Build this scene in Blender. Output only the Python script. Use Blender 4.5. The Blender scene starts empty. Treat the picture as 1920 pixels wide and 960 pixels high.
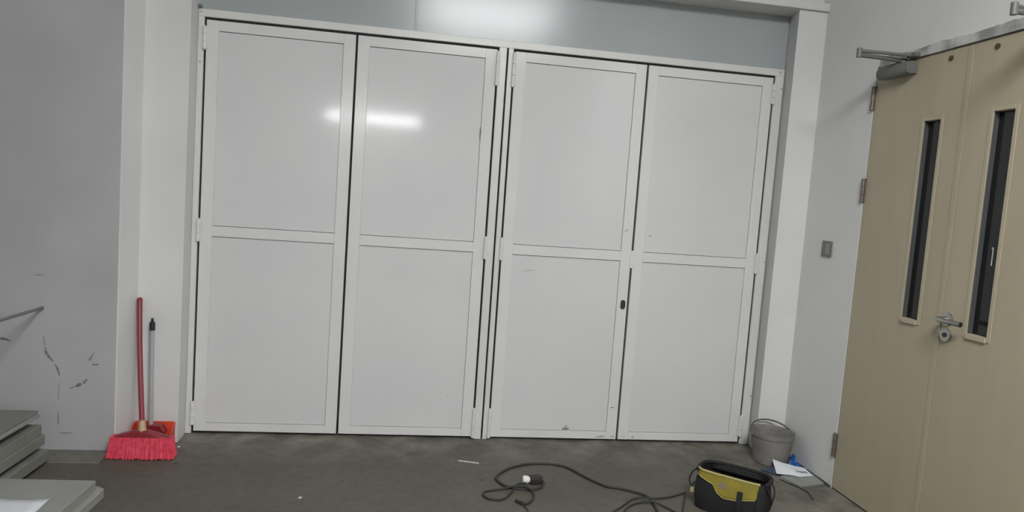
import bpy, bmesh, math, random
from mathutils import Vector, Matrix
random.seed(7)
S = bpy.context.scene
COL = S.collection

# ---------------------------------------------------------------- camera, world, exposure
CAM = Vector((1.12336, -3.80470, 1.37618))
RT = Vector((0.98768753, -0.13954111, 0.07072211))
UP = Vector((-0.05853046, 0.08962215, 0.99425452))
FW = Vector((0.14507765, 0.98615219, -0.08035128))
cd = bpy.data.cameras.new('camera')
cam = bpy.data.objects.new('camera', cd)
COL.objects.link(cam)
cam.matrix_world = Matrix(((RT.x, UP.x, -FW.x, CAM.x), (RT.y, UP.y, -FW.y, CAM.y), (RT.z, UP.z, -FW.z, CAM.z), (0, 0, 0, 1)))
cd.sensor_width = 36.0
cd.lens = 1279.19 * 36.0 / 1920.0
cd.clip_start = 0.05
S.camera = cam
w = bpy.data.worlds.new('World'); S.world = w; w.use_nodes = True
w.node_tree.nodes['Background'].inputs[0].default_value = (0.016, 0.018, 0.018, 1)
w.node_tree.nodes['Background'].inputs[1].default_value = 1.0
S.view_settings.view_transform = 'Standard'
S.view_settings.look = 'None'
S.view_settings.gamma = 1.0
S.view_settings.use_curve_mapping = False
S.view_settings.exposure = 0.0
PANEL, TUBE = 33.0, 160.0   # radiance of the lit diffuser and of the bare tubes

# ---------------------------------------------------------------- materials
MATS = {}
def mat(name, col, rough=0.5, metal=0.0, col2=None, nscale=8.0, nfac=1.0, bump=0.0, bscale=60.0,
        emit=None, alpha=None, trans=0.0, spec=0.5, coat=0.0, stretch=None, lo=0.35, hi=0.65, detail=5.0):
    if name in MATS: return MATS[name]
    m = bpy.data.materials.new(name); m.use_nodes = True
    nt = m.node_tree; b = nt.nodes['Principled BSDF']
    b.inputs['Base Color'].default_value = (*col, 1)
    b.inputs['Roughness'].default_value = rough
    b.inputs['Metallic'].default_value = metal
    b.inputs['Specular IOR Level'].default_value = spec
    b.inputs['Transmission Weight'].default_value = trans
    b.inputs['Coat Weight'].default_value = coat
    b.inputs['Coat Roughness'].default_value = 0.12
    tc = nt.nodes.new('ShaderNodeTexCoord'); mp = nt.nodes.new('ShaderNodeMapping')
    geo = nt.nodes.new('ShaderNodeNewGeometry')
    nt.links.new(geo.outputs['Position'], mp.inputs['Vector'])
    if stretch: mp.inputs['Scale'].default_value = stretch
    if col2 is not None:
        n = nt.nodes.new('ShaderNodeTexNoise'); n.inputs['Scale'].default_value = nscale; n.inputs['Detail'].default_value = detail
        nt.links.new(mp.outputs['Vector'], n.inputs['Vector'])
        r = nt.nodes.new('ShaderNodeValToRGB')
        r.color_ramp.elements[0].position = lo; r.color_ramp.elements[1].position = hi
        r.color_ramp.elements[0].color = (*col, 1)
        r.color_ramp.elements[1].color = (*[c * (1 - nfac) + d * nfac for c, d in zip(col, col2)], 1)
        nt.links.new(n.outputs['Fac'], r.inputs['Fac']); nt.links.new(r.outputs['Color'], b.inputs['Base Color'])
    if bump:
        n2 = nt.nodes.new('ShaderNodeTexNoise'); n2.inputs['Scale'].default_value = bscale; n2.inputs['Detail'].default_value = 3
        nt.links.new(mp.outputs['Vector'], n2.inputs['Vector'])
        bp = nt.nodes.new('ShaderNodeBump'); bp.inputs['Strength'].default_value = bump; bp.inputs['Distance'].default_value = 0.004
        nt.links.new(n2.outputs['Fac'], bp.inputs['Height']); nt.links.new(bp.outputs['Normal'], b.inputs['Normal'])
    if emit:
        b.inputs['Emission Color'].default_value = (*emit[0], 1); b.inputs['Emission Strength'].default_value = emit[1]
    MATS[name] = m
    return m

WALL = mat('white_wall_paint', (0.72, 0.72, 0.705), 0.75, col2=(0.66, 0.66, 0.655), nscale=1.6, bump=0.06, bscale=45)
WALL_SHADE = mat('wall_paint_with_shade', (0.455, 0.457, 0.462), 0.75, col2=(0.405, 0.406, 0.41), nscale=2.2, bump=0.08, bscale=40)  # darker base tone carries the shade lying over the partition
CEIL = mat('ceiling_paint', (0.66, 0.66, 0.64), 0.85, col2=(0.62, 0.62, 0.60), nscale=1.0)
ENAMEL = mat('white_door_enamel', (0.70, 0.70, 0.70), 0.085, col2=(0.67, 0.675, 0.68), nscale=2.0, spec=0.5)
ENAMELF = mat('white_frame_enamel', (0.74, 0.74, 0.73), 0.14, col2=(0.71, 0.71, 0.70), nscale=3.0, spec=0.5)
FRAMEM = mat('white_steel_frame_paint', (0.72, 0.72, 0.70), 0.35, col2=(0.67, 0.67, 0.65), nscale=3.0)
TRANS = mat('grey_transom_sheet', (0.39, 0.42, 0.425), 0.2, col2=(0.375, 0.405, 0.41), nscale=2.0, spec=0.40)
BEIGE = mat('beige_laminate', (0.425, 0.372, 0.265), 0.42, col2=(0.402, 0.35, 0.25), nscale=3.0, stretch=(1, 4, 0.6), bump=0.02, bscale=70)
BEIGE2 = mat('beige_bead', (0.435, 0.383, 0.275), 0.4)
REVEAL_SHADE = mat('shaded_reveal_grey', (0.075, 0.075, 0.08), 0.5)
GLASS = mat('dark_door_glass', (0.012, 0.015, 0.014), 0.06, spec=0.45)
STEEL = mat('brushed_steel', (0.45, 0.45, 0.44), 0.28, metal=1.0)
CLOSER = mat('silver_grey_closer_paint', (0.15, 0.15, 0.14), 0.45, metal=0.1)
HINGE = mat('dull_hinge_metal', (0.20, 0.17, 0.15), 0.5, metal=0.5)
BOLT = mat('brown_bolt', (0.10, 0.07, 0.045), 0.5, metal=0.3)
LINTG = mat('flaked_grey_plaster', (0.26, 0.26, 0.25), 0.85, col2=(0.55, 0.54, 0.52), nscale=9, lo=0.40, hi=0.64, bump=0.4, bscale=40)
SWITCH = mat('switch_grey', (0.17, 0.17, 0.165), 0.4)
SWITCH2 = mat('switch_rocker', (0.27, 0.27, 0.26), 0.35)
SCUFF = mat('dark_scuff', (0.10, 0.10, 0.10), 0.9, col2=(0.28, 0.28, 0.28), nscale=70)
SCUFFW = mat('grey_wall_scuff', (0.22, 0.22, 0.225), 0.9, col2=(0.34, 0.34, 0.345), nscale=60)
SCUFFL = mat('pale_scuff', (0.42, 0.42, 0.42), 0.8, col2=(0.55, 0.55, 0.55), nscale=60)
BLACKM = mat('black_lock', (0.05, 0.05, 0.05), 0.4, metal=0.4)
CEMENT = mat('cement_strip', (0.14, 0.135, 0.112), 0.95, col2=(0.175, 0.168, 0.145), nscale=14, bump=0.5, bscale=60)
REDM = mat('maroon_pole', (0.26, 0.035, 0.06), 0.4)
PINK = mat('pink_bristle', (0.80, 0.085, 0.14), 0.6, col2=(0.66, 0.045, 0.085), nscale=60)
CAPR = mat('dark_red_plastic', (0.24, 0.02, 0.028), 0.4)
ORANGE = mat('orange_red_plastic', (0.72, 0.075, 0.04), 0.35)
FERR = mat('yellowed_ferrule', (0.50, 0.36, 0.22), 0.4)
GPOLE = mat('grey_pole', (0.42, 0.42, 0.44), 0.4)
BLACKP = mat('black_plastic', (0.02, 0.02, 0.022), 0.45)
BUCK = mat('dirty_grey_bucket', (0.23, 0.222, 0.205), 0.6, col2=(0.175, 0.165, 0.15), nscale=9, bump=0.15)
BUCKIN = mat('bucket_residue', (0.27, 0.245, 0.22), 0.9, col2=(0.19, 0.17, 0.15), nscale=14)
WIRE = mat('bucket_wire', (0.16, 0.16, 0.16), 0.4, metal=0.6)
BLUE = mat('blue_plastic_film', (0.02, 0.10, 0.34), 0.35)
BLUED = mat('dark_blue_cloth', (0.05, 0.075, 0.12), 0.8)
PAPER = mat('white_paper', (0.66, 0.68, 0.71), 0.8)
TILE = mat('grey_green_board', (0.27, 0.28, 0.25), 0.7, col2=(0.23, 0.24, 0.22), nscale=12)
YEL = mat('yellow_bag_cloth', (0.27, 0.22, 0.022), 0.75, col2=(0.205, 0.168, 0.02), nscale=14, bump=0.25, bscale=40)
YELL = mat('faded_yellow_piping', (0.40, 0.34, 0.13), 0.7)
BAGB = mat('black_bag_cloth', (0.006, 0.0062, 0.0068), 0.75, col2=(0.010, 0.0105, 0.0115), nscale=12, bump=0.2, bscale=80)
BAGL = mat('bag_emblem_print', (0.21, 0.165, 0.11), 0.7)
CABLE = mat('black_rubber_cable', (0.028, 0.027, 0.026), 0.6)
PLUG_GLINT = mat('white_plug_and_glint', (0.75, 0.74, 0.72), 0.5)
BOARD = mat('grey_board', (0.225, 0.224, 0.20), 0.75, col2=(0.18, 0.18, 0.163), nscale=5, bump=0.1)
BOARDL = mat('light_grey_board', (0.30, 0.30, 0.278), 0.7, col2=(0.26, 0.26, 0.243), nscale=4, bump=0.1)
BOARDD = mat('dark_board', (0.10, 0.10, 0.095), 0.8)
CHIP = mat('pale_debris', (0.55, 0.53, 0.50), 0.8)
CHIPD = mat('dark_debris', (0.06, 0.055, 0.05), 0.8)
LAMPW = mat('lamp_housing', (0.75, 0.75, 0.73), 0.4)
TUBEM = mat('lit_tube', (0.9, 0.9, 0.9), 0.4, emit=((0.985, 0.995, 1.0), TUBE))
DIFFM = mat('lit_diffuser', (0.9, 0.9, 0.9), 0.4, emit=((0.985, 0.995, 1.0), PANEL))

def floor_material():
    m = bpy.data.materials.new('worn_concrete'); m.use_nodes = True
    nt = m.node_tree; b = nt.nodes['Principled BSDF']
    g = nt.nodes.new('ShaderNodeNewGeometry')
    def noise(sc, det=6, rough=0.6):
        n = nt.nodes.new('ShaderNodeTexNoise'); n.inputs['Scale'].default_value = sc
        n.inputs['Detail'].default_value = det; n.inputs['Roughness'].default_value = rough
        nt.links.new(g.outputs['Position'], n.inputs['Vector']); return n
    def ramp(n, stops):
        r = nt.nodes.new('ShaderNodeValToRGB')
        r.color_ramp.elements[0].position, r.color_ramp.elements[1].position = stops[0][0], stops[1][0]
        r.color_ramp.elements[0].color = (*stops[0][1], 1); r.color_ramp.elements[1].color = (*stops[1][1], 1)
        nt.links.new(n.outputs['Fac'], r.inputs['Fac']); return r
    r1 = ramp(noise(1.7, 7), ((0.35, (0.090, 0.083, 0.066)), (0.68, (0.119, 0.110, 0.091))))
    r2 = ramp(noise(22, 5), ((0.3, (0.82, 0.82, 0.82)), (0.75, (1.12, 1.12, 1.12))))
    mul = nt.nodes.new('ShaderNodeMix'); mul.data_type = 'RGBA'; mul.blend_type = 'MULTIPLY'; mul.inputs[0].default_value = 1
    nt.links.new(r1.outputs[0], mul.inputs[6]); nt.links.new(r2.outputs[0], mul.inputs[7])
    # pale plaster dust trodden into the concrete along the foot of the doors and the corners
    sep = nt.nodes.new('ShaderNodeSeparateXYZ'); nt.links.new(g.outputs['Position'], sep.inputs[0])
    mr = nt.nodes.new('ShaderNodeMapRange'); mr.inputs[1].default_value = -0.42; mr.inputs[2].default_value = 0.02
    nt.links.new(sep.outputs['Y'], mr.inputs[0])
    r3 = ramp(noise(5.0, 6), ((0.42, (0, 0, 0)), (0.66, (1, 1, 1))))
    mm = nt.nodes.new('ShaderNodeMath'); mm.operation = 'MULTIPLY'
    mr2 = nt.nodes.new('ShaderNodeMapRange'); mr2.inputs[1].default_value = 2.45; mr2.inputs[2].default_value = 3.45
    nt.links.new(sep.outputs['X'], mr2.inputs[0])
    mxx = nt.nodes.new('ShaderNodeMath'); mxx.operation = 'MAXIMUM'
    nt.links.new(mr.outputs[0], mxx.inputs[0]); nt.links.new(mr2.outputs[0], mxx.inputs[1])
    nt.links.new(mxx.outputs[0], mm.inputs[0]); nt.links.new(r3.outputs[0], mm.inputs[1])
    mx = nt.nodes.new('ShaderNodeMix'); mx.data_type = 'RGBA'
    nt.links.new(mm.outputs[0], mx.inputs[0]); nt.links.new(mul.outputs[2], mx.inputs[6]); mx.inputs[7].default_value = (0.25, 0.23, 0.20, 1)
    nt.links.new(mx.outputs[2], b.inputs['Base Color'])
    b.inputs['Roughness'].default_value = 0.7
    bp = nt.nodes.new('ShaderNodeBump'); bp.inputs['Strength'].default_value = 0.15; bp.inputs['Distance'].default_value = 0.004
    nt.links.new(noise(30, 4).outputs['Fac'], bp.inputs['Height']); nt.links.new(bp.outputs['Normal'], b.inputs['Normal'])
    return m
CONC = floor_material()

# ---------------------------------------------------------------- mesh helpers
def catmull(pts, n=8):
    pts = [Vector(p) for p in pts]
    P = [pts[0] * 2 - pts[1]] + pts + [pts[-1] * 2 - pts[-2]]
    out = []
    for i in range(1, len(P) - 2):
        p0, p1, p2, p3 = P[i - 1:i + 3]
        for k in range(n):
            t = k / n
            out.append(0.5 * ((2 * p1) + (p2 - p0) * t + (2 * p0 - 5 * p1 + 4 * p2 - p3) * t * t + (3 * p1 - p0 - 3 * p2 + p3) * t ** 3))
    out.append(pts[-1]); return out

class MB:
    def __init__(s): s.bm = bmesh.new()
    def box(s, x0, x1, y0, y1, z0, z1, bev=0.0, M=None, seg=1):
        t = bmesh.new()
        v = [t.verts.new((x, y, z)) for x in (x0, x1) for y in (y0, y1) for z in (z0, z1)]
        for f in ((0, 1, 3, 2), (4, 6, 7, 5), (0, 4, 5, 1), (2, 3, 7, 6), (0, 2, 6, 4), (1, 5, 7, 3)):
            t.faces.new([v[i] for i in f])
        if bev: bmesh.ops.bevel(t, geom=list(t.edges), offset=bev, segments=seg, affect='EDGES', profile=0.5)
        bmesh.ops.recalc_face_normals(t, faces=list(t.faces))
        return s.merge(t, M)
    def merge(s, t, M=None):
        mp = {}
        for v in t.verts: mp[v] = s.bm.verts.new(M @ v.co if M else v.co)
        for f in t.faces:
            try: s.bm.faces.new([mp[v] for v in f.verts])
            except ValueError: pass
        t.free(); return s
    def prism(s, poly, a, b, axis='z', M=None, bev=0.0):
        t = bmesh.new()
        def pt(p, h):
            if axis == 'z': return (p[0], p[1], h)
            if axis == 'y': return (p[0], h, p[1])
            return (h, p[0], p[1])
        A = [t.verts.new(pt(p, a)) for p in poly]; B = [t.verts.new(pt(p, b)) for p in poly]
        n = len(poly)
        t.faces.new(A); t.faces.new(B[::-1])
        for i in range(n): t.faces.new((A[i], B[i], B[(i + 1) % n], A[(i + 1) % n]))
        if bev: bmesh.ops.bevel(t, geom=list(t.edges), offset=bev, segments=1, affect='EDGES')
        bmesh.ops.recalc_face_normals(t, faces=list(t.faces))
        return s.merge(t, M)
    def tube(s, pts, r, n=8, M=None, flat=None):
        pts = [Vector(p) for p in pts]; rs = r if isinstance(r, (list, tuple)) else [r] * len(pts)
        t = bmesh.new(); rings = []; u = None
        for i, p in enumerate(pts):
            d = (pts[min(i + 1, len(pts) - 1)] - pts[max(i - 1, 0)]).normalized()
            if u is None:
                u = d.cross(Vector((0, 0, 1)))
                if u.length < 0.05: u = d.cross(Vector((0, 1, 0)))
            u = (u - d * u.dot(d)).normalized(); v = d.cross(u)
            fl = flat or 1.0
            rings.append([t.verts.new(p + (u * math.cos(2 * math.pi * k / n) + v * math.sin(2 * math.pi * k / n) * fl) * rs[i]) for k in range(n)])
        for a, b in zip(rings, rings[1:]):
            for k in range(n): t.faces.new((a[k], a[(k + 1) % n], b[(k + 1) % n], b[k]))
        t.faces.new(rings[0][::-1]); t.faces.new(rings[-1])
        bmesh.ops.recalc_face_normals(t, faces=list(t.faces))
        return s.merge(t, M)
    def lathe(s, prof, n=32, M=None, cap0=True, cap1=True):
        t = bmesh.new(); rings = []
        for r, z in prof: rings.append([t.verts.new((r * math.cos(2 * math.pi * k / n), r * math.sin(2 * math.pi * k / n), z)) for k in range(n)])
        for a, b in zip(rings, rings[1:]):
            for k in range(n): t.faces.new((a[k], a[(k + 1) % n], b[(k + 1) % n], b[k]))
        if cap0: t.faces.new(rings[0][::-1])
        if cap1: t.faces.new(rings[-1])
        bmesh.ops.recalc_face_normals(t, faces=list(t.faces))
        return s.merge(t, M)
    def grid(s, rows, closed=False):
        V = [[s.bm.verts.new(p) for p in r] for r in rows]
        for a, b in zip(V, V[1:]):
            m = len(a)
            for k in range(m if closed else m - 1): s.bm.faces.new((a[k], a[(k + 1) % m], b[(k + 1) % m], b[k]))
        return V
    def build(s, name, m, parent=None, smooth=False, solid=0.0, loc=None):
        me = bpy.data.meshes.new(name); s.bm.normal_update(); s.bm.to_mesh(me); s.bm.free()
        me.materials.append(m)
        if smooth:
            for p in me.polygons: p.use_smooth = True
            try: me.set_sharp_from_angle(angle=math.radians(40))
            except Exception: pass
        o = bpy.data.objects.new(name, me); COL.objects.link(o)
        if parent is not None: o.parent = parent
        if loc is not None: o.location = loc
        if solid:
            md = o.modifiers.new('thickness', 'SOLIDIFY'); md.thickness = solid; md.offset = 0
        return o

def tag(o, label=None, cat=None, group=None, kind=None):
    if label: o['label'] = label
    if cat: o['category'] = cat
    if group: o['group'] = group
    if kind: o['kind'] = kind
    return o
def empty(name, loc=(0, 0, 0), rz=0.0, label=None, cat=None, group=None, kind=None):
    o = bpy.data.objects.new(name, None); COL.objects.link(o)
    o.location = loc; o.rotation_euler = (0, 0, rz); o.empty_display_size = 0.05
    return tag(o, label, cat, group, kind)

XR = 3.361            # right wall
ZC = 3.48             # ceiling
XL, YF = -3.4, -14.2  # far sides of the hall behind the camera
YP = -0.137           # front of the pillars

# ---------------------------------------------------------------- the setting
tag(MB().box(XL - 0.2, XR + 0.2, YF - 0.2, 0.25, -0.10, 0.0).build('floor', CONC), 'worn brown-grey concrete floor with pale plaster dust', 'floor', kind='structure')
tag(MB().box(XL - 0.2, XR + 0.2, YF - 0.2, 0.25, ZC, ZC + 0.1).build('ceiling', CEIL), 'plain pale painted ceiling above the hall', 'ceiling', kind='structure')
tag(MB().box(XL - 0.2, XL, YF - 0.2, 0.25, 0, ZC).build('wall_left', WALL), 'plain white wall closing the far side of the hall', 'wall', kind='structure')
tag(MB().box(XL, XR, YF - 0.2, YF, 0, ZC).build('wall_front', WALL), 'plain white end wall facing the folding doors', 'wall', kind='structure')
DY0, DY1, DZ = -1.826, -0.622, 2.166   # opening of the beige doors
b = MB(); b.box(XR, XR + 0.2, DY1, 0.25, 0, ZC); b.box(XR, XR + 0.2, YF - 0.2, DY0, 0, ZC); b.box(XR, XR + 0.2, DY0, DY1, DZ, ZC)
tag(b.build('wall_right', WALL), 'white plastered wall holding the beige double door', 'wall', kind='structure')

wb = empty('wall_back', (0, 0, 0), label='white end wall of pillars and lintel around the panelled doors', cat='wall', kind='structure')
MB().prism([(XL, -0.30), (-0.272, -0.30), (-0.272, 0.2), (XL, 0.2)], 0, ZC, 'z').build('partition', WALL_SHADE, wb)
MB().prism([(-0.272, -0.30), (-0.265, -0.30), (-0.240, YP), (-0.240, 0.2), (-0.272, 0.2)], 0, ZC, 'z').build('wall_return', WALL, wb)
MB().prism([(-0.240, YP), (-0.028, YP), (-0.036, 0.0), (-0.036, 0.2), (-0.240, 0.2)], 0, 2.555, 'z').build('pillar', WALL, wb)
MB().prism([(3.190, YP), (XR, YP), (XR, 0.2), (3.222, 0.2), (3.222, 0.0)], 0, 2.555, 'z').build('pillar', WALL, wb)
b = MB(); b.box(-0.24, XR, YP + 0.006, 0.2, 2.555, 2.60)
b.box(-0.24, XR, -0.09, 0.2, 2.60, ZC)
b.build('lintel', WALL, wb)
MB().box(-0.24, XR, YP - 0.018, YP + 0.006, 2.558, 2.602, 0.003).build('ledge', FRAMEM, wb)
MB().box(-0.036, 1.066, 0.014, 0.05, 2.250, 2.555).build('transom_panel', TRANS, wb)
MB().box(1.078, 3.215, 0.012, 0.05, 2.250, 2.555).build('transom_panel', TRANS, wb)
MB().box(1.066, 1.078, 0.008, 0.05, 2.250, 2.555, 0.002).build('transom_joint', TRANS, wb)
def streak(parent, pts, y, wds, m, name='scuff_mark', th=0.0012):
    # ribbon on a wall facing -y, pts as (x, z)
    t = MB(); P = [Vector((p[0], 0, p[1])) for p in pts]; n = len(P); up_, dn = [], []
    for i in range(n):
        d = (P[min(i + 1, n - 1)] - P[max(i - 1, 0)]).normalized(); nn = Vector((-d.z, 0, d.x))
        wd = wds[i] if isinstance(wds, (list, tuple)) else wds
        up_.append(P[i] + nn * wd / 2); dn.append(P[i] - nn * wd / 2)
    poly = [(p.x, p.z) for p in up_] + [(p.x, p.z) for p in dn[::-1]]
    t.prism(poly, y - th, y + 0.002, 'y'); return t.build(name, m, parent)
YW = -0.30
streak(wb, [(-0.597, .575), (-0.594, .545), (-0.592, .527)], YW, [.006, .008, .004], SCUFFW, 'crack')
streak(wb, [(-0.590, .520), (-0.586, .497), (-0.575, .475), (-0.563, .462), (-0.553, .449)], YW, [.005, .011, .012, .009, .004], SCUFF, 'crack')
streak(wb, [(-0.546, .440), (-0.536, .422), (-0.529, .402), (-0.524, .381)], YW, [.004, .008, .008, .006], SCUFF, 'crack')
streak(wb, [(-0.525, .350), (-0.527, .300), (-0.526, .262)], YW, [.003, .004, .003], SCUFFW, 'crack')
streak(wb, [(-0.527, .20), (-0.526, .17), (-0.526, .14)], YW, [.003, .006, .003], SCUFF, 'crack')
streak(wb, [(-0.393, .460), (-0.382, .480), (-0.370, .502)], YW, [.012, .012, .004], SCUFFW)
streak(wb, [(-0.379, .441), (-0.366, .443), (-0.352, .443)], YW, [.006, .009, .006], SCUFF)
streak(wb, [(-0.478, .318), (-0.463, .326), (-0.452, .334)], YW, [.004, .010, .006], SCUFFW)
streak(wb, [(-0.449, .330), (-0.438, .339), (-0.424, .344)], YW, [.006, .020, .008], SCUFF)
streak(wb, [(-0.416, .346), (-0.408, .358), (-0.400, .370)], YW, [.010, .013, .006], SCUFF)
streak(wb, [(-0.80, .553), (-0.77, .553), (-0.742, .544)], YW, [.012, .013, .006], SCUFF)
streak(wb, [(-0.645, .867), (-0.622, .867), (-0.600, .868)], YW, [.003, .006, .003], SCUFFW)
streak(wb, [(-0.52, .098), (-0.49, .098), (-0.46, .099)], YW, [.003, .007, .004], SCUFFW)
tag(MB().prism([(YW, 0.0), (YW, 0.014), (-0.36, 0.012), (-0.425, 0.003), (-0.43, 0.0)], -1.6, -0.285, 'x').build('baseboard_left', CEMENT), 'rough cement strip along the foot of the scuffed wall', 'baseboard', kind='structure')
tag(MB().prism([(XR, 0.0), (XR, 0.012), (XR - 0.006, 0.010), (XR - 0.009, 0.0)], 0, 1, 'y').build('baseboard_right', CHIPD), 'thin dark line between floor and wall', 'baseboard', kind='structure')  # narrow dark strip where the floor meets the right wall
bpy.data.objects['baseboard_right'].location.y = -0.62
bpy.data.objects['baseboard_right'].scale.y = 0.48

# steel frame of the panelled doors
fr = empty('trim_1', (0, 0, 0), label='white steel frame around the four panelled door leaves', cat='door frame', kind='structure')
MB().box(-0.035, 3.213, 0.0, 0.016, 2.211, 2.250, 0.002).build('head', FRAMEM, fr)
MB().box(-0.035, -0.005, 0.0, 0.014, 0.0, 2.211, 0.002).build('jamb', FRAMEM, fr)
MB().box(3.160, 3.213, 0.0, 0.014, 0.0, 2.211, 0.002).build('jamb', FRAMEM, fr)
MB().box(1.533, 1.575, -0.002, 0.014, 0.0, 2.211, 0.002).build('mullion', FRAMEM, fr)
MB().box(1.585, 1.613, -0.002, 0.014, 0.0, 2.211, 0.002).build('mullion', FRAMEM, fr)
for bx, bz in ((3.186, 2.232), (3.205, 2.14), (3.205, 1.12), (3.205, 0.30), (-0.022, 2.235), (-0.022, 1.98)):
    MB().tube([(bx, 0.002, bz), (bx, -0.004, bz)], 0.0065, 8).build('bolt', SCUFFL, fr)
MB().box(-0.036, -0.016, -0.012, 0.0, 2.251, 2.268, 0.003).build('bracket', SCUFF, fr)

# the four leaves
def hinge(parent, x, z0, z1, y=-0.007):
    t = MB(); n = 3; h = (z1 - z0 - 0.004) / n
    for k in range(n): t.tube([(x, y, z0 + k * (h + 0.002)), (x, y, z0 + k * (h + 0.002) + h)], 0.0105, 10)
    t.tube([(x, y, z0 - 0.003), (x, y, z1 + 0.003)], 0.006, 8)
    t.box(x - 0.018, x + 0.018, -0.004, 0.0, z0 + 0.004, z1 - 0.004)
    return t.build('hinge', ENAMELF, parent, smooth=True)
LEAF_LABELS = ['white panelled steel door leaf hinged to the pillar near the red broom',
               'white panelled steel door leaf with a streak of lamp glare on its upper panel',
               'white panelled steel door leaf carrying the dark oval lock',
               'white panelled steel door leaf hinged to the pillar near the bucket']
def leaf(idx, x0, x1, hx):
    d = empty('door_%d' % idx, ((x0 + x1) / 2, 0.02, 0), label=LEAF_LABELS[idx - 1], cat='door', kind='structure')
    cx = (x0 + x1) / 2; T, B = 2.197, 0.014
    def add(bm, name, m, smooth=False):
        o = bm.build(name, m, d, smooth); o.location = (-cx, -0.02, 0); return o
    sw = 0.062; y0, y1 = 0.001, 0.024
    add(MB().box(x0, x0 + sw, y0, y1, B, T, 0.0015), 'stile', ENAMELF)
    add(MB().box(x1 - sw, x1, y0, y1, B, T, 0.0015), 'stile', ENAMELF)
    for z0, z1 in ((B, 0.058), (1.076, 1.132), (2.145, T)):
        add(MB().box(x0 + sw, x1 - sw, y0 + 0.0004, y1, z0, z1, 0.0012), 'rail', ENAMELF)
    for z0, z1 in ((0.058, 1.076), (1.132, 2.145)):
        add(MB().box(x0 + sw + 0.0003, x1 - sw - 0.0010, y0 + 0.0085, y1 - 0.002, z0 + 0.0026, z1 - 0.0022), 'panel', ENAMEL)
    hz = ((0.052, 0.178), (1.048, 1.166), (2.045, 2.16)) if idx in (1, 4) else ((0.012, 0.18), (1.042, 1.165), (2.003, 2.186))
    for z0, z1 in hz:
        h = hinge(d, hx, z0, z1); h.location = (-cx, -0.02, 0)
    return d, add
d1, a1 = leaf(1, 0.006, 0.762, 0.0005)
d2, a2 = leaf(2, 0.774, 1.522, 1.5275)
d3, a3 = leaf(3, 1.624, 2.380, 1.6185)
d4, a4 = leaf(4, 2.392, 3.149, 3.1545)
a3(MB().prism([(2.354 + 0.014 * math.cos(t * math.pi / 12), 0.821 + (0.013 if 0 < t % 24 < 12 else -0.013 if 12 < t % 24 < 24 else 0) + 0.014 * math.sin(t * math.pi / 12)) for t in range(24)], -0.006, 0.002, 'y', bev=0.0015), 'lock', BLACKM)
a3(MB().box(2.374, 2.398, -0.003, 0.004, 1.036, 1.138, 0.001), 'latch_plate', ENAMELF)
def dscuff(d, cx, pts, wd, m, y=0.0):
    o = streak(d, pts, y, wd, m); o.location = (-cx, -0.02, 0)
c3, c4, c2 = (1.624 + 2.380) / 2, (2.392 + 3.149) / 2, (0.774 + 1.522) / 2
dscuff(d3, c3, [(1.748, .983), (1.78, .988), (1.823, .992)], [.003, .008, .003], SCUFFL, 0.0095)
dscuff(d3, c3, [(2.053, .066), (2.072, .070), (2.095, .070)], [.006, .013, .006], SCUFF, 0.0095)
dscuff(d3, c3, [(2.066, .080), (2.074, .084), (2.082, .083)], [.005, .010, .004], SCUFF, 0.0095)
dscuff(d3, c3, [(2.255, .026), (2.28, .028), (2.308, .031)], [.006, .016, .010], SCUFFL, 0.001)
dscuff(d3, c3, [(2.345, .03), (2.36, .031), (2.372, .031)], [.006, .012, .006], SCUFFL, 0.001)
dscuff(d3, c3, [(2.333, .207), (2.342, .206), (2.352, .206)], [.003, .006, .003], SCUFF, 0.001)
dscuff(d4, c4, [(2.420, .028), (2.427, .029), (2.434, .030)], [.006, .014, .006], SCUFFL, 0.001)
dscuff(d4, c4, [(2.474, .028), (2.482, .030), (2.492, .032)], [.008, .018, .008], SCUFFL, 0.001)
dscuff(d4, c4, [(2.478, 1.226), (2.488, 1.23), (2.498, 1.233)], [.006, .012, .006], SCUFFL, 0.0095)
dscuff(d3, c3, [(2.330, 1.246), (2.338, 1.253), (2.346, 1.26)], [.006, .012, .006], SCUFFL, 0.001)
dscuff(d2, c2, [(1.363, .246), (1.370, .248), (1.377, .247)], [.003, .008, .004], SCUFFL, 0.0095)
dscuff(d2, c2, [(1.4585, 1.70), (1.4585, 1.735), (1.4585, 1.77)], [.003, .007, .003], SCUFF, 0.001)

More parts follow.
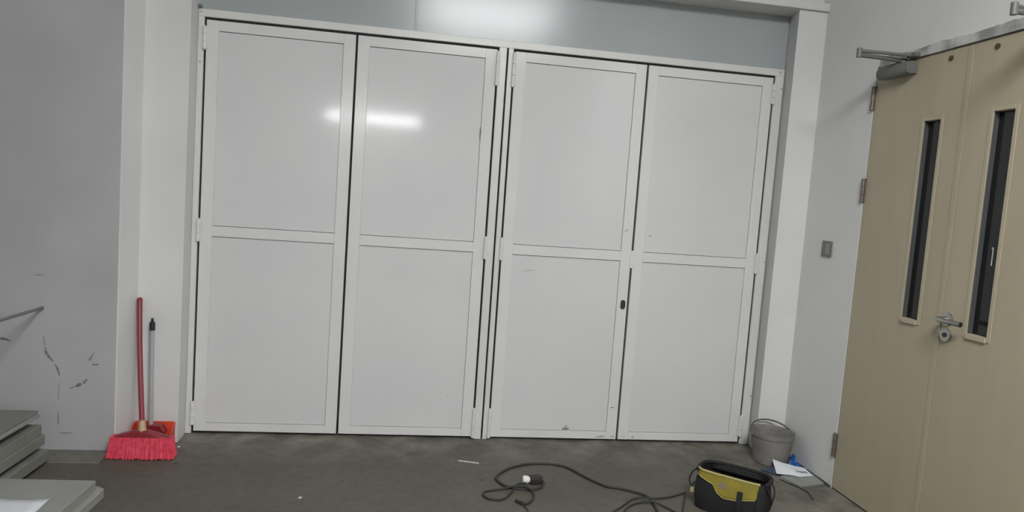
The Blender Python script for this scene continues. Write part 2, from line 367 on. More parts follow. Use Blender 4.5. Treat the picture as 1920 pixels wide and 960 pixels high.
# ---------------------------------------------------------------- beige double door in the right wall
YS = -1.2245          # meeting line
def beige_leaf(idx, y0, y1, wy0, wy1, label, lever, hy):
    d = empty('door_%d' % idx, (XR, (y0 + y1) / 2, 0), label=label, cat='door', kind='structure')
    O = Vector((-XR, -(y0 + y1) / 2, 0))
    def add(bm, name, m, smooth=False):
        o = bm.build(name, m, d, smooth); o.location = O; return o
    X0, X1 = XR + 0.002, XR + 0.047; B, T = 0.008, 2.155; wz0, wz1 = 0.973, 1.862
    t = MB(); t.box(X0, X1, y0, wy0, B, T); t.box(X0, X1, wy1, y1, B, T); t.box(X0, X1, wy0, wy1, B, wz0); t.box(X0, X1, wy0, wy1, wz1, T)
    bmesh.ops.remove_doubles(t.bm, verts=list(t.bm.verts), dist=1e-5)
    add(t, 'slab', BEIGE)
    f = 0.018                                            # raised bead round the glass
    add(MB().box(X0 - 0.003, X0, wy0 - f, wy0, wz0 - f, wz1 + f, 0.001), 'bead', BEIGE2)
    add(MB().box(X0 - 0.003, X0, wy1, wy1 + f, wz0 - f, wz1 + f, 0.001), 'bead', BEIGE2)
    add(MB().box(X0 - 0.003, X0, wy0, wy1, wz1, wz1 + f, 0.002), 'bead', BEIGE2)
    add(MB().box(X0 - 0.009, X0, wy0, wy1, wz0 - f - 0.004, wz0, 0.002), 'bead', BEIGE2)
    add(MB().box(X0 + 0.024, X0 + 0.030, wy0, wy1, wz0, wz1), 'glass_pane', GLASS)
    add(MB().box(X0 + 0.002, X0 + 0.024, wy1 - 0.0012, wy1, wz0, wz1), 'reveal_shade_strip', REVEAL_SHADE)  # thin strip on the far reveal, its shade put into the grey
    for z0, z1 in ((0.17, 0.293), (1.493, 1.614), (1.953, 2.072)):
        t = MB()
        for k in range(3):
            h = (z1 - z0) / 3; t.tube([(XR - 0.006, hy, z0 + k * h + 0.001), (XR - 0.006, hy, z0 + (k + 1) * h - 0.001)], 0.010, 10)
        t.box(XR - 0.004, XR + 0.003, hy - 0.014, hy + 0.014, z0, z1)
        add(t, 'hinge', HINGE, True)
    yb = YS + (0.121 if idx == 5 else -0.116)
    add(MB().tube([(X0 - 0.004, yb, 2.119), (X0 + 0.001, yb, 2.119)], 0.012, 12), 'bolt_cover', BOLT)
    return d, add
d5, a5 = beige_leaf(5, YS + 0.0015, DY1 - 0.004, -1.086, -0.988, 'beige door leaf with narrow dark window beside the light switch', False, DY1 + 0.001)
d6, a6 = beige_leaf(6, DY0 + 0.004, YS - 0.0015, -1.461, -1.363, 'beige door leaf with narrow dark window and steel lever handle', True, DY0 - 0.001)
a6(MB().box(XR - 0.001, XR + 0.002, YS - 0.001, YS + 0.026, 0.01, 2.150, 0.0008), 'meeting_strip', BEIGE)
a6(MB().box(XR + 0.0235, XR + 0.0262, -1.416, -1.4135, 1.255, 1.325), 'glint_strip', PLUG_GLINT)  # thin white strips stand in for a streak of light in the glass
a6(MB().box(XR + 0.0235, XR + 0.0262, -1.416, -1.409, 1.322, 1.327), 'glint_strip', PLUG_GLINT)
# lever handle: rose, neck, lever, key rose
h = a6(MB().tube([(XR + 0.002, -1.262, 1.012), (XR - 0.010, -1.262, 1.012)], 0.027, 20), 'handle', STEEL, True)
t = MB(); t.tube(catmull([(XR - 0.008, -1.262, 1.012), (XR - 0.035, -1.262, 1.012), (XR - 0.055, -1.268, 1.012), (XR - 0.060, -1.290, 1.011), (XR - 0.058, -1.335, 1.010), (XR - 0.050, -1.385, 1.009)], 6), 0.0105, 10)
t.build('lever', STEEL, h, True)
t = MB(); t.tube([(XR + 0.002, -1.262, 0.945), (XR - 0.009, -1.262, 0.945)], 0.027, 20); t.build('key_rose', STEEL, h, True)
t = MB(); t.tube([(XR - 0.006, -1.262, 0.945), (XR - 0.013, -1.262, 0.945)], 0.010, 12); t.build('lock_cylinder', BLACKM, h, True)
# damaged head of the beige door
t = MB(); rnd = random.Random(3); n = 60
top = [(DY0 - 0.03 + (DY1 - DY0 + 0.0) * i / n, 2.200 + rnd.uniform(-0.003, 0.003) + 0.004 * math.sin(i * 0.35)) for i in range(n + 1)]
t.prism([(DY0 - 0.03, 2.160)] + top + [(DY1 - 0.03, 2.160)], XR - 0.008, XR + 0.03, 'x')
tag(t.build('trim_2', LINTG), 'flaked grey plaster strip above the beige double door', 'trim', kind='structure')

def door_closer(y, sgn, ybody0, ybody1, elbow, label):
    d = empty('door_closer', (XR, y, 2.12), label=label, cat='door closer')
    O = Vector((-XR, -y, -2.12))
    def add(bm, name, m, smooth=True):
        o = bm.build(name, m, d, smooth); o.location = O; return o
    a, b = min(ybody0, ybody1), max(ybody0, ybody1)
    prof = [(XR - 0.000, 2.088), (XR - 0.040, 2.084), (XR - 0.058, 2.092), (XR - 0.064, 2.110), (XR - 0.060, 2.134), (XR - 0.044, 2.144), (XR, 2.146)]
    add(MB().prism(prof, a + 0.008, b - 0.008, 'y', bev=0.003), 'body', CLOSER)
    for ya, yb in ((a, a + 0.008), (b - 0.008, b)):
        add(MB().prism([(XR + (p[0] - XR) * 0.93, 2.114 + (p[1] - 2.114) * 0.93) for p in prof], ya, yb, 'y'), 'end_cap', CLOSER)
    E = Vector(elbow); pv = Vector((XR - 0.034, y, 2.152)); br = Vector((XR - 0.022, y - sgn * 0.045, 2.168))
    add(MB().tube([(pv.x, pv.y, 2.138), (pv.x, pv.y, 2.162)], 0.014, 12), 'spindle', CLOSER)
    E1 = Vector((E.x, E.y, E.z - 0.009)); E2 = Vector((E.x, E.y, E.z + 0.009))
    add(MB().tube([pv, pv.lerp(E1, 0.5), E1], [0.011, 0.010, 0.011], 8), 'main_arm', CLOSER)
    add(MB().tube([br, br.lerp(E2, 0.5), E2], [0.008, 0.008, 0.009], 8), 'forearm', CLOSER)
    add(MB().tube([E1 - Vector((0, 0, .012)), E2 + Vector((0, 0, .012))], 0.012, 12), 'elbow_pin', CLOSER)
    add(MB().box(XR - 0.034, XR - 0.006, br.y - 0.03, br.y + 0.03, 2.160, 2.180, 0.003), 'bracket', CLOSER)
    return d
door_closer(-0.85, 1, -0.700, -0.905, (3.105, -0.845, 2.168), 'grey door closer with folded arm over the hinge side of beige leaf')
door_closer(-1.655, -1, -1.545, -1.750, (3.105, -1.672, 2.150), 'grey door closer above the beige leaf with the lever handle')

sw = empty('light_switch', (XR, -0.3715, 1.237), label='small square grey light switch on white wall beside beige door', cat='switch')
MB().box(-0.008, 0.0, -0.043, 0.043, -0.043, 0.043, 0.002).build('plate', SWITCH, sw)
MB().box(-0.012, -0.008, -0.032, 0.004, -0.030, 0.030, 0.001).build('rocker', SWITCH2, sw)
MB().box(-0.011, -0.008, 0.007, 0.033, -0.030, 0.030, 0.001).build('rocker', SWITCH, sw)

# ---------------------------------------------------------------- lamps of the hall (overhead and far behind)
def diffuser_lamp(x, y, label):
    d = empty('ceiling_lamp', (x, y, ZC), label=label, cat='lamp')
    MB().box(-0.70, 0.70, -0.69, 0.69, -0.03, 0.0, 0.004).build('housing', LAMPW, d)
    MB().box(-0.68, 0.68, -0.67, 0.67, -0.085, -0.03, 0.01).build('diffuser', DIFFM, d)
def batten(x, y, z, hl, label):
    d = empty('batten_lamp', (x, y, ZC), label=label, cat='lamp')
    dz = z - ZC
    MB().box(-hl - 0.03, hl + 0.03, -0.045, 0.045, dz, dz + 0.05, 0.004).build('housing', LAMPW, d)
    for s in (-1, 1):
        MB().box(s * hl - 0.012, s * hl + 0.012, -0.03, 0.03, dz - 0.065, dz, 0.003).build('lamp_holder', LAMPW, d)
        MB().tube([(s * hl * 0.7, 0, dz + 0.04), (s * hl * 0.7, 0, 0)], 0.004, 6).build('suspension_rod', LAMPW, d)
    MB().tube([(-hl + 0.015, 0, dz - 0.042), (hl - 0.015, 0, dz - 0.042)], 0.016, 10).build('tube', TUBEM, d)
diffuser_lamp(1.80, -4.0, 'broad frosted ceiling lamp lighting the floor before the doors')
batten(0.02, -13.0, 3.14, 1.1, 'long bare-tube batten lamp hanging at the far end of the hall')

# ---------------------------------------------------------------- broom and dustpan
br = empty('broom', (-0.13, -0.342, 0), label='broom with maroon pole and bright pink bristles standing by the pillar', cat='broom')
def rel(o, p): return o  # readability only
OB = Vector((0.13, 0.342, 0))
def addto(parent, off, bm, name, m, smooth=True):
    o = bm.build(name, m, parent, smooth); o.location = off; return o
addto(br, OB, MB().tube(catmull([(-0.129, -0.338, 0.145), (-0.165, -0.275, 0.35), (-0.200, -0.208, 0.56), (-0.2235, -0.156, 0.738)], 4), 0.0125, 12), 'pole', REDM)
addto(br, OB, MB().tube([(-0.2230, -0.1570, 0.735), (-0.2245, -0.1535, 0.750), (-0.225, -0.1525, 0.757)], [0.0128, 0.0128, 0.006], 12), 'pole_cap', CAPR)
addto(br, OB, MB().tube([(-0.126, -0.342, 0.125), (-0.1285, -0.339, 0.140), (-0.135, -0.328, 0.178)], [0.020, 0.018, 0.0145], 12), 'ferrule', FERR)
t = MB()
prof = [(-0.165, .138, .016), (-0.20, .122, .020), (-0.245, .100, .024), (-0.268, .084, .026)]
rows = []
for z, x0, x1, hd in ((0.092, -0.262, 0.012, .024), (0.103, -0.255, 0.006, .024), (0.116, -0.222, -0.032, .022), (0.128, -0.180, -0.078, .020), (0.136, -0.160, -0.098, .016)):
    xm, hw = (x0 + x1) / 2, (x1 - x0) / 2
    rows.append([(xm + hw * max(-1, min(1, 1.25 * math.cos(a))), -0.342 + hd * max(-1, min(1, 1.25 * math.sin(a))), z) for a in [2 * math.pi * k / 24 for k in range(24)]])
V = t.grid(rows, closed=True); t.bm.faces.new(V[0][::-1]); t.bm.faces.new(V[-1])
bmesh.ops.recalc_face_normals(t.bm, faces=list(t.bm.faces))
addto(br, OB, t, 'head', CAPR)
t = MB(); rnd = random.Random(5)
NX, NY = 38, 7
for i in range(NX):
    for j in range(NY):
        u = i / (NX - 1) * 2 - 1; v = j / (NY - 1) * 2 - 1
        x0, y0 = -0.126 + u * 0.136 + rnd.uniform(-.002, .002), -0.342 + v * 0.022
        x1, y1 = -0.126 + u * 0.150 + rnd.uniform(-.005, .005), max(-0.392, min(-0.308 - rnd.uniform(0, .006), -0.346 + v * 0.036 + rnd.uniform(-.004, .004)))
        t.tube([(x0, y0, 0.104), ((x0 + x1) / 2 + rnd.uniform(-.003, .003), (y0 + y1) / 2, 0.045), (x1, y1, rnd.uniform(0.001, 0.010))], [0.0048, 0.0056, 0.0062], 5)
o = addto(br, OB, t, 'bristles', PINK); o['kind'] = 'stuff'

dp = empty('dustpan', (-0.135, -0.22, 0), label='orange-red dustpan with grey upright pole behind the broom', cat='dustpan')
OD = Vector((0.135, 0.22, 0))
x0, x1, ya, yb = -0.232, -0.036, -0.302, -0.160
t = MB(); t.prism([(x0 + .008, yb), (x1 - .008, yb), (x1, ya), (x0, ya)], 0.001, 0.005, 'z'); addto(dp, OD, t, 'pan_floor', ORANGE, False)
t = MB(); t.prism([(yb, 0.0), (yb + 0.010, 0.115), (yb + 0.004, 0.118), (yb - 0.004, 0.005)], x0 + .006, x1 - .006, 'x', bev=0.001); addto(dp, OD, t, 'back_wall', ORANGE, False)
for xx, s in ((x0, 1), (x1, -1)):
    t = MB(); t.prism([(ya, 0.004), (yb, 0.004), (yb + 0.008, 0.115), (yb - 0.03, 0.10), (ya + .03, 0.030)], xx, xx + s * 0.004, 'x'); addto(dp, OD, t, 'side_wall', ORANGE, False)
t = MB(); t.prism([(x0 + .03, 0.075), (x1 - .03, 0.075), (x1 - .055, 0.112), (x0 + .055, 0.112)], yb - 0.050, yb - 0.004, 'y', bev=0.004); addto(dp, OD, t, 'socket', CAPR, False)
addto(dp, OD, MB().tube([(-0.142, -0.188, 0.085), (-0.150, -0.175, 0.33), (-0.158, -0.162, 0.60)], 0.0108, 12), 'pole', GPOLE)
addto(dp, OD, MB().tube([(-0.1578, -0.1622, 0.592), (-0.1592, -0.160, 0.632), (-0.1593, -0.160, 0.636), (-0.1595, -0.160, 0.654)], [0.0135, 0.0135, 0.007, 0.006], 12), 'grip', BLACKP)

# ---------------------------------------------------------------- bucket
BX, BY = 3.215, -0.264
bk = empty('bucket', (BX, BY, 0), label='dirty grey plastic bucket with wire handle standing in the corner', cat='bucket'); bk.scale = (0.93, 0.93, 0.90)
MB().lathe([(0.098, 0.0), (0.102, 0.003), (0.125, 0.170), (0.1305, 0.171), (0.132, 0.190), (0.1325, 0.196), (0.128, 0.197), (0.124, 0.190), (0.120, 0.168), (0.098, 0.008), (0.02, 0.006)], 40).build('body', BUCK, bk, True)
MB().lathe([(0.105, 0.050), (0.06, 0.054), (0.01, 0.050)], 32).build('residue', BUCKIN, bk, True)
pts = []
for k in range(17):
    a = math.pi * k / 16
    pts.append((-0.133 * math.cos(a), 0.105 * math.sin(a), 0.180 + 0.056 * math.sin(a)))
MB().tube(pts, 0.0052, 8).build('handle', WIRE, bk, True)
for s in (-1, 1): MB().tube([(s * 0.128, 0, 0.180), (s * 0.140, 0, 0.180)], 0.009, 10).build('handle_lug', BUCK, bk, True)

# ---------------------------------------------------------------- litter before the bucket
def crumple(name, outline, m, amp, n, label, cat, z0=0.004, seed=1, thick=0.0015, peak=None):
    rnd = random.Random(seed); t = MB()
    # outline quad (4 corners) subdivided into a crumpled sheet
    A, B_, C_, D_ = [Vector((*p, 0)) for p in outline]
    rows = []
    for i in range(n + 1):
        row = []
        for j in range(n + 1):
            u, v = i / n, j / n
            p = A.lerp(B_, u).lerp(D_.lerp(C_, u), v)
            e = min(u, 1 - u, v, 1 - v)
            p.x += rnd.uniform(-1, 1) * 0.006; p.y += rnd.uniform(-1, 1) * 0.006
            z = z0 + abs(rnd.gauss(0, 1)) * amp * (0.35 + min(1, e * 4))
            if peak: z += peak * math.exp(-((u - .3) ** 2 + (v - .4) ** 2) * 9)
            row.append((p.x, p.y, z))
        rows.append(row)
    c = (A + B_ + C_ + D_) / 4
    rows = [[(x - c.x, y - c.y, z) for x, y, z in r] for r in rows]
    t.grid(rows)
    return tag(t.build(name, m, None, False, thick, loc=(c.x, c.y, 0)), label, cat)
tl = MB().prism([(3.146, -0.500), (3.188, -0.622), (3.346, -0.585), (3.352, -0.470), (3.25, -0.445)], 0.0, 0.010, 'z', bev=0.001)
tag(tl.build('board_offcut', TILE), 'flat grey-green board offcut on the floor under the white paper', 'offcut')
crumple('plastic_film', [(3.262, -0.372), (3.338, -0.405), (3.350, -0.275), (3.318, -0.300)], BLUE, 0.016, 8, 'crumpled bright blue plastic film against the wall by the bucket', 'plastic film', z0=0.010, seed=4, peak=0.030)
crumple('cloth', [(3.085, -0.400), (3.135, -0.480), (3.205, -0.440), (3.160, -0.385)], BLUED, 0.008, 7, 'dark blue crumpled cloth at the foot of the bucket', 'cloth', z0=0.003, seed=9)
pv = [(3.162, -0.382, 0.055), (3.133, -0.484, 0.014), (3.251, -0.516, 0.014), (3.339, -0.499, 0.014), (3.320, -0.439, 0.030), (3.237, -0.427, 0.045), (3.220, -0.470, 0.034)]
t = MB(); vs = [t.bm.verts.new((p[0] - 3.25, p[1] + 0.45, p[2])) for p in pv]
for k in range(6): t.bm.faces.new((vs[6], vs[k], vs[(k + 1) % 6]))
bmesh.ops.recalc_face_normals(t.bm, faces=list(t.bm.faces))
bmesh.ops.subdivide_edges(t.bm, edges=list(t.bm.edges), cuts=2, use_grid_fill=True)
rnd = random.Random(2)
for v in t.bm.verts: v.co.z += rnd.uniform(-0.002, 0.002)
tag(t.build('paper_sheet', PAPER, None, False, 0.001, loc=(3.25, -0.45, 0)), 'folded white paper lying on the grey-green offcut', 'paper')
crumple('paper_scrap', [(3.262, -0.458), (3.240, -0.495), (3.300, -0.503), (3.315, -0.462)], PAPER, 0.001, 4, 'small flat white paper scrap on the folded sheet', 'paper', z0=0.036, seed=15)
t = MB().tube(catmull([(3.127, -0.531, 0.003), (3.150, -0.575, 0.003), (3.180, -0.636, 0.003), (3.189, -0.702, 0.003), (3.168, -0.772, 0.003)], 8), 0.003, 6)
tag(t.build('wire', CABLE, None, True), 'thin black wire on the floor beside the board offcut', 'wire')

# ---------------------------------------------------------------- cables on the floor
def zed(pts, z): return [(p[0], p[1], z if not isinstance(z, (list, tuple)) else z[i]) for i, p in enumerate(pts)]
A = [(1.79, -0.604), (1.819, -0.585), (1.829, -0.61), (1.804, -0.67), (1.762, -0.69), (1.713, -0.685), (1.672, -0.675), (1.631, -0.649), (1.606, -0.601), (1.6, -0.56), (1.624, -0.508), (1.678, -0.443), (1.738, -0.4), (1.803, -0.374), (1.887, -0.369), (1.958, -0.389), (2.004, -0.43), (2.046, -0.511), (2.093, -0.588), (2.142, -0.648), (2.201, -0.669), (2.255, -0.704), (2.296, -0.737), (2.315, -0.775), (2.314, -0.829), (2.309, -0.889), (2.296, -0.965), (2.25, -1.10), (2.12, -1.22)]
B = [(1.733, -0.643), (1.693, -0.658), (1.662, -0.716), (1.62, -0.782), (1.576, -0.804), (1.533, -0.788), (1.516, -0.754), (1.528, -0.72), (1.569, -0.702), (1.62, -0.693), (1.677, -0.68), (1.731, -0.693), (1.756, -0.721), (1.752, -0.77), (1.731, -0.82), (1.703, -0.844), (1.678, -0.837), (1.663, -0.816)]
C1 = [(1.95, -1.12), (2.045, -0.967), (2.095, -0.917), (2.154, -0.862), (2.214, -0.81), (2.264, -0.792), (2.309, -0.809), (2.351, -0.797), (2.413, -0.769), (2.48, -0.732), (2.526, -0.704), (2.524, -0.712), (2.498, -0.765), (2.458, -0.848), (2.414, -0.939), (2.36, -1.06)]
D1 = [(2.05, -1.12), (2.116, -0.966), (2.154, -0.903), (2.199, -0.857), (2.255, -0.837), (2.31, -0.843), (2.35, -0.869), (2.389, -0.914), (2.411, -0.964), (2.44, -1.08)]
ec = empty('extension_cord', (1.79, -0.61, 0), label='black extension cord with socket and white plug looping across the floor', cat='cord')
OE = Vector((-1.79, 0.61, 0))
addto(ec, OE, MB().tube(catmull(zed(A, 0.0065), 8), 0.0062, 8), 'cable', CABLE)
addto(ec, OE, MB().tube(catmull(zed(B, [0.018, 0.018, 0.012, 0.006, 0.006, 0.006, 0.006, 0.006, 0.006, 0.010, 0.018, 0.018, 0.010, 0.006, 0.006, 0.006, 0.006, 0.006]), 8), 0.0055, 8), 'plug_cable', CABLE)
M1 = Matrix.Translation((1.782, -0.606, 0)) @ Matrix.Rotation(math.radians(12), 4, 'Z')
addto(ec, OE, MB().box(-0.022, 0.040, -0.022, 0.022, 0.001, 0.040, 0.008, M1, 2), 'socket', CABLE)
addto(ec, OE, MB().lathe([(0.012, 0.0), (0.018, 0.01), (0.020, 0.028), (0.015, 0.036)], 16, Matrix.Translation((1.760, -0.611, 0.021)) @ Matrix.Rotation(math.radians(-90), 4, 'Y')), 'plug', PLUG_GLINT)
addto(ec, OE, MB().tube(catmull([(1.664, -0.817, 0.006), (1.689, -0.852, 0.005), (1.701, -0.886, 0.004), (1.704, -0.933, 0.004), (1.70, -1.02, 0.004)], 6), 0.0028, 6), 'tail_wire', CABLE)
addto(ec, OE, MB().tube([(1.690, -0.846, 0.008), (1.662, -0.815, 0.008)], 0.0085, 8), 'cable_sleeve', CABLE)
CC = C1[::-1] + [(1.90, -1.24), (1.97, -1.27)] + D1
CZ = [0.0045] * 7 + [0.008, 0.016, 0.0205, 0.0165, 0.012] + [0.0045] * 4 + [0.0045] * 2 + [0.0045] * 3 + [0.008, 0.016, 0.019, 0.012, 0.0045, 0.0045, 0.0045]
t = MB().tube(catmull(zed(CC, CZ), 8), 0.0046, 8)
tag(t.build('power_cable', CABLE, None, True), 'black cable looping over the extension cord before the tool bag', 'cable')

# ---------------------------------------------------------------- tool bag
bag = empty('tool_bag', (2.672, -0.896, 0), math.radians(-41), 'open yellow and black canvas tool bag on the concrete floor', 'bag')
def rr(hx, hy, z, n=40, p=0.42, sag=0.0):
    out = []
    for k in range(n):
        a = 2 * math.pi * k / n; c, s_ = math.cos(a), math.sin(a)
        out.append((hx * math.copysign(abs(c) ** p, c), hy * math.copysign(abs(s_) ** p, s_), z - sag * (abs(c) ** 2)))
    return out
SEC = [(0.0, .150, .078), (0.006, .158, .086), (0.05, .165, .090), (0.10, .166, .086), (0.14, .163, .078), (0.170, .158, .070), (0.178, .155, .068)]
t = MB(); V = t.grid([rr(hx, hy, z) for z, hx, hy in SEC], closed=True); t.bm.faces.new(V[0][::-1])
# inside lining
Vi = t.grid([rr(hx - .006, hy - .006, z) for z, hx, hy in reversed(SEC[1:])], closed=True); t.bm.faces.new(Vi[-1])
for k in range(40): t.bm.faces.new((V[-1][k], V[-1][(k + 1) % 40], Vi[0][(k + 1) % 40], Vi[0][k]))
bmesh.ops.recalc_face_normals(t.bm, faces=list(t.bm.faces))
t.build('body', BAGB, bag, True)
def front_y(x, z, off):
    for (z0, a0, b0), (z1, a1, b1) in zip(SEC, SEC[1:]):
        if z <= z1: f = (z - z0) / (z1 - z0); hx, hy = a0 + (a1 - a0) * f, b0 + (b1 - b0) * f; break
    else: hx, hy = SEC[-1][1:]
    q = min(0.999, abs(x) / hx); c = q ** (1 / 0.42); s_ = math.sqrt(max(0, 1 - c * c))
    return -(hy * s_ ** 0.42 + off)
def low(x):     # lower edge of the yellow flap
    keys = [(-0.150, .160), (-0.125, .150), (-0.085, .140), (-0.069, .134), (-0.048, .102), (-0.015, .088), (0.03, .092), (0.07, .104), (0.118, .114), (0.128, .120)]
    for (a, za), (b, zb) in zip(keys, keys[1:]):
        if x <= b:
            f = (x - a) / (b - a); f = f * f * (3 - 2 * f); return za + (zb - za) * f
    return keys[-1][1]
rows = []
for i in range(29):
    x = -0.150 + 0.278 * i / 28
    rows.append([(x, front_y(x, z, 0.004), z) for z in [low(x) + (0.182 - low(x)) * k / 8 for k in range(9)]])
t = MB(); t.grid(rows); t.build('yellow_flap', YEL, bag, True, 0.003)
xs = [-0.152 + 0.284 * k / 24 for k in range(25)]
t = MB().tube([(x, front_y(x, .18, 0.003), 0.184) for x in xs], 0.006, 8); t.build('piping', YELL, bag, True)
t = MB().tube([(x, front_y(x, low(x), 0.005), low(x)) for x in xs if x < 0.128], 0.0025, 6); t.build('piping', YELL, bag, True)
# emblem print on the flap
t = MB(); rings = [[( -0.028 + r * 0.022 * math.cos(a), front_y(-0.028 + r * 0.022 * math.cos(a), 0.141 + r * 0.013 * math.sin(a), 0.0066), 0.141 + r * 0.013 * math.sin(a)) for a in [2 * math.pi * k / 20 for k in range(20)]] for r in (0.02, 1.0)]
t.grid(rings, closed=True); t.build('emblem', BAGL, bag, False)
# buckle strap on the front
t = MB(); t.grid([[(x, front_y(x, z, 0.009), z) for z in (0.05, 0.07, 0.09, 0.115, 0.138)] for x in (0.042, 0.053, 0.066)]); t.build('buckle_strap', BAGB, bag, False, 0.005)
# side panel at the bucket end
t = MB(); t.grid([[(x, front_y(x, z, 0.006), z) for z in (0.03, 0.07, 0.11, 0.14, 0.160)] for x in (0.126, 0.134, 0.142)]); t.build('side_strap', BAGB, bag, False, 0.004)
# steel-sprung mouth: rounded black rim along the back, curving down at both ends
pts = catmull([(-0.156, -0.050, 0.176), (-0.161, 0.0, 0.181), (-0.148, 0.046, 0.186), (-0.10, 0.066, 0.190), (0.0, 0.071, 0.192), (0.10, 0.068, 0.192), (0.152, 0.048, 0.190), (0.164, 0.0, 0.184), (0.150, -0.052, 0.178)], 6)
MB().tube(pts, 0.0085, 8).build('mouth_rim', BAGB, bag, True)
t = MB(); t.grid([[(x, 0.060 + 0.008 * k / 3, 0.158 + 0.030 * k / 3) for k in range(4)] for x in [-0.145 + 0.29 * i / 12 for i in range(13)]]); t.build('back_flap', BAGB, bag, True, 0.006)
# carry straps hanging at the ends
MB().tube(catmull([(-0.160, -0.035, 0.180), (-0.184, -0.045, 0.150), (-0.192, -0.050, 0.115), (-0.180, -0.050, 0.092), (-0.166, -0.045, 0.110)], 6), 0.006, 8, flat=0.6).build('strap', BAGB, bag, True)
MB().tube(catmull([(0.150, -0.048, 0.178), (0.170, -0.040, 0.145), (0.178, -0.020, 0.105), (0.170, 0.0, 0.06)], 6), 0.006, 8, flat=0.6).build('strap', BAGB, bag, True)
MB().tube(catmull([(0.164, 0.015, 0.186), (0.182, 0.01, 0.145), (0.180, -0.01, 0.100), (0.170, -0.02, 0.06)], 6), 0.005, 8, flat=0.6).build('strap', BAGB, bag, True)
MB().box(-0.182, -0.166, -0.060, -0.045, 0.060, 0.082, 0.002).build('tag', YELL, bag)

# ---------------------------------------------------------------- boards piled by the scuffed wall
def board(name, x0, x1, y0, y1, z0, z1, m, label, rz=0.0, grp=None, bev=0.002, cat='board'):
    cx, cy = (x0 + x1) / 2, (y0 + y1) / 2
    o = MB().box(x0 - cx, x1 - cx, y0 - cy, y1 - cy, 0, z1 - z0, bev).build(name, m, None, loc=(cx, cy, z0))
    o.rotation_euler = (0, 0, rz)
    return tag(o, label, cat, grp)
YE = -0.445
G = 'boards piled along the scuffed wall'
board('timber_batten', -0.80, -0.72, YE - 1.6, YE - 0.03, 0.0, 0.022, BOARDD, 'dark batten under the lowest long board of the pile', grp=G, cat='batten')
board('long_board', -0.92, -0.495, YE - 1.9, YE, 0.022, 0.073, BOARD, 'lowest long grey board of the pile by the scuffed wall', grp=G)
board('timber_batten', -0.80, -0.66, YE - 1.7, YE - 0.06, 0.073, 0.100, BOARDD, 'dark batten between the lowest and second long boards', grp=G, cat='batten')
board('long_board', -0.94, -0.508, YE - 1.9, YE - 0.01, 0.100, 0.147, BOARD, 'second long grey board up in the pile by the scuffed wall', grp=G)
board('long_board', -0.95, -0.520, YE - 1.85, YE - 0.015, 0.147, 0.194, BOARD, 'third long grey board up in the pile by the scuffed wall', grp=G)
board('timber_batten', -0.86, -0.66, YE - 1.6, YE - 0.05, 0.194, 0.230, BOARDD, 'dark batten under the two thin sheets on the pile', grp=G, cat='batten')
board('thin_sheet', -0.98, -0.528, YE - 1.2, YE - 0.02, 0.230, 0.246, BOARDL, 'thin light grey sheet under the topmost sheet of the pile', grp=G, cat='sheet')
board('thin_sheet', -1.00, -0.534, YE - 1.2, YE - 0.02, 0.246, 0.262, BOARD, 'thin grey sheet lying topmost on the pile of boards', grp=G, cat='sheet')
# flat slabs in front
t = MB().prism([(-0.60, -0.742), (-0.135, -0.775), (-0.108, -0.797), (-0.12, -1.45), (-0.62, -1.42)], 0.0, 0.040, 'z', bev=0.002)
tag(t.build('flat_slab', BOARDL), 'lower pale grey slab lying flat on the floor', 'slab', 'two flat slabs before the pile')
t = MB().prism([(-0.56, -0.800), (-0.135, -0.812), (-0.140, -1.44), (-0.60, -1.41)], 0.040, 0.082, 'z', bev=0.002)
tag(t.build('flat_slab', BOARDL), 'upper pale grey slab carrying a white paper sheet', 'slab', 'two flat slabs before the pile')
t = MB(); rows = []
for i in range(7):
    rows.append([(-0.50 + 0.28 * i / 6, -0.99 - 0.20 * j / 5 - 0.012 * i / 6, 0.0835 + 0.002 * math.sin(i * 1.3) * math.cos(j) + 0.002) for j in range(6)])
t.grid(rows); o = t.build('paper_sheet', PAPER, None, True, 0.0008)
tag(o, 'white paper sheet lying flat on the upper grey slab', 'paper')
# steel arm fixed to the scuffed wall above the pile
ba = empty('bracket_arm', (-0.606, -0.30, 0.709), label='slim grey steel arm jutting from the scuffed wall above the boards', cat='bracket')
MB().tube([(0, -0.012, 0), (-0.003, -0.30, 0.001), (-0.007, -0.62, 0.003)], 0.0075, 10).build('arm', SWITCH, ba, True)
MB().tube([(0, 0.0, 0), (0, -0.004, 0), (0, -0.012, 0)], [0.009, 0.009, 0.0085], 12).build('flange', SWITCH, ba, True)

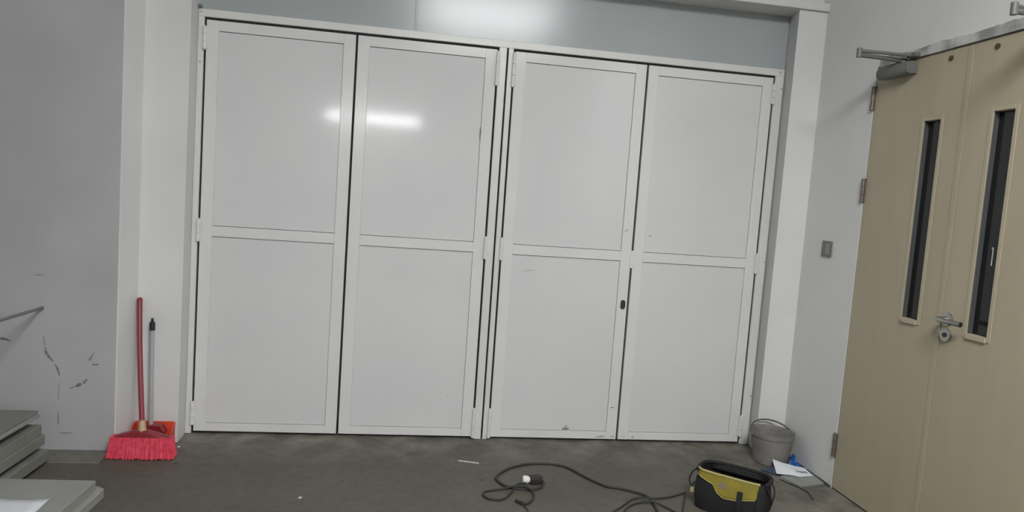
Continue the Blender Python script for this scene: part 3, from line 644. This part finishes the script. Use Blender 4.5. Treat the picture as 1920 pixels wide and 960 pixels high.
# ---------------------------------------------------------------- crumbs on the floor
def chip(x, y, r, m, label, cat='debris', sy=1.0, h=0.5, rz=0.0):
    t = MB(); rnd = random.Random(int(x * 1000))
    ang = [2 * math.pi * k / 7 for k in range(7)]
    lo_ = [(r * rnd.uniform(.75, 1.1) * math.cos(a), sy * r * rnd.uniform(.75, 1.1) * math.sin(a), 0) for a in ang]
    hi_ = [(p[0] * .6, p[1] * .6, r * h * rnd.uniform(.7, 1)) for p in lo_]
    V = t.grid([lo_, hi_], closed=True); t.bm.faces.new(V[0][::-1]); t.bm.faces.new(V[1])
    o = t.build('debris_chip', m, None, loc=(x, y, 0)); o.rotation_euler = (0, 0, rz); return tag(o, label, cat)
chip(0.697, -0.785, 0.010, CHIP, 'small white crumb alone on the bare concrete')
chip(-0.002, -0.200, 0.009, CHIP, 'small white crumb beside the dustpan')
chip(1.527, -0.574, 0.009, CHIPD, 'small dark crumb near the loop of the extension cord')
chip(0.06, -0.42, 0.014, CHIPD, 'thin dark sliver on the floor in front of the broom', sy=0.35, h=0.3)
chip(0.86, -0.60, 0.010, CHIPD, 'small dark crumb midway before the second door leaf', sy=0.6, h=0.3)
tag(MB().box(-0.055, 0.055, -0.005, 0.005, 0, 0.003).build('wood_splinter', CHIP, None, loc=(1.480, -0.348, 0)), 'narrow pale splinter lying on the floor before the doors', 'splinter').rotation_euler = (0, 0, math.radians(-17))

# ---------------------------------------------------------------- pieces that belong to a part rather than to the whole thing
def nest(thing, child, part):
    kids = list(thing.children)
    base = next((o for o in kids if o.name.split('.')[0] == part), None)
    for o in kids:
        if base is not None and o is not base and o.name.split('.')[0] == child:
            o.location = o.location - base.location; o.parent = base
for o in list(COL.objects):
    k = o.name.split('.')[0]
    if k == 'door_closer':
        nest(o, 'end_cap', 'body'); nest(o, 'elbow_pin', 'main_arm')
    elif k == 'tool_bag':
        nest(o, 'emblem', 'yellow_flap'); nest(o, 'piping', 'yellow_flap')
    elif k == 'broom': nest(o, 'pole_cap', 'pole')
    elif k == 'dustpan': nest(o, 'grip', 'pole')
    elif k == 'bucket': nest(o, 'handle_lug', 'body')
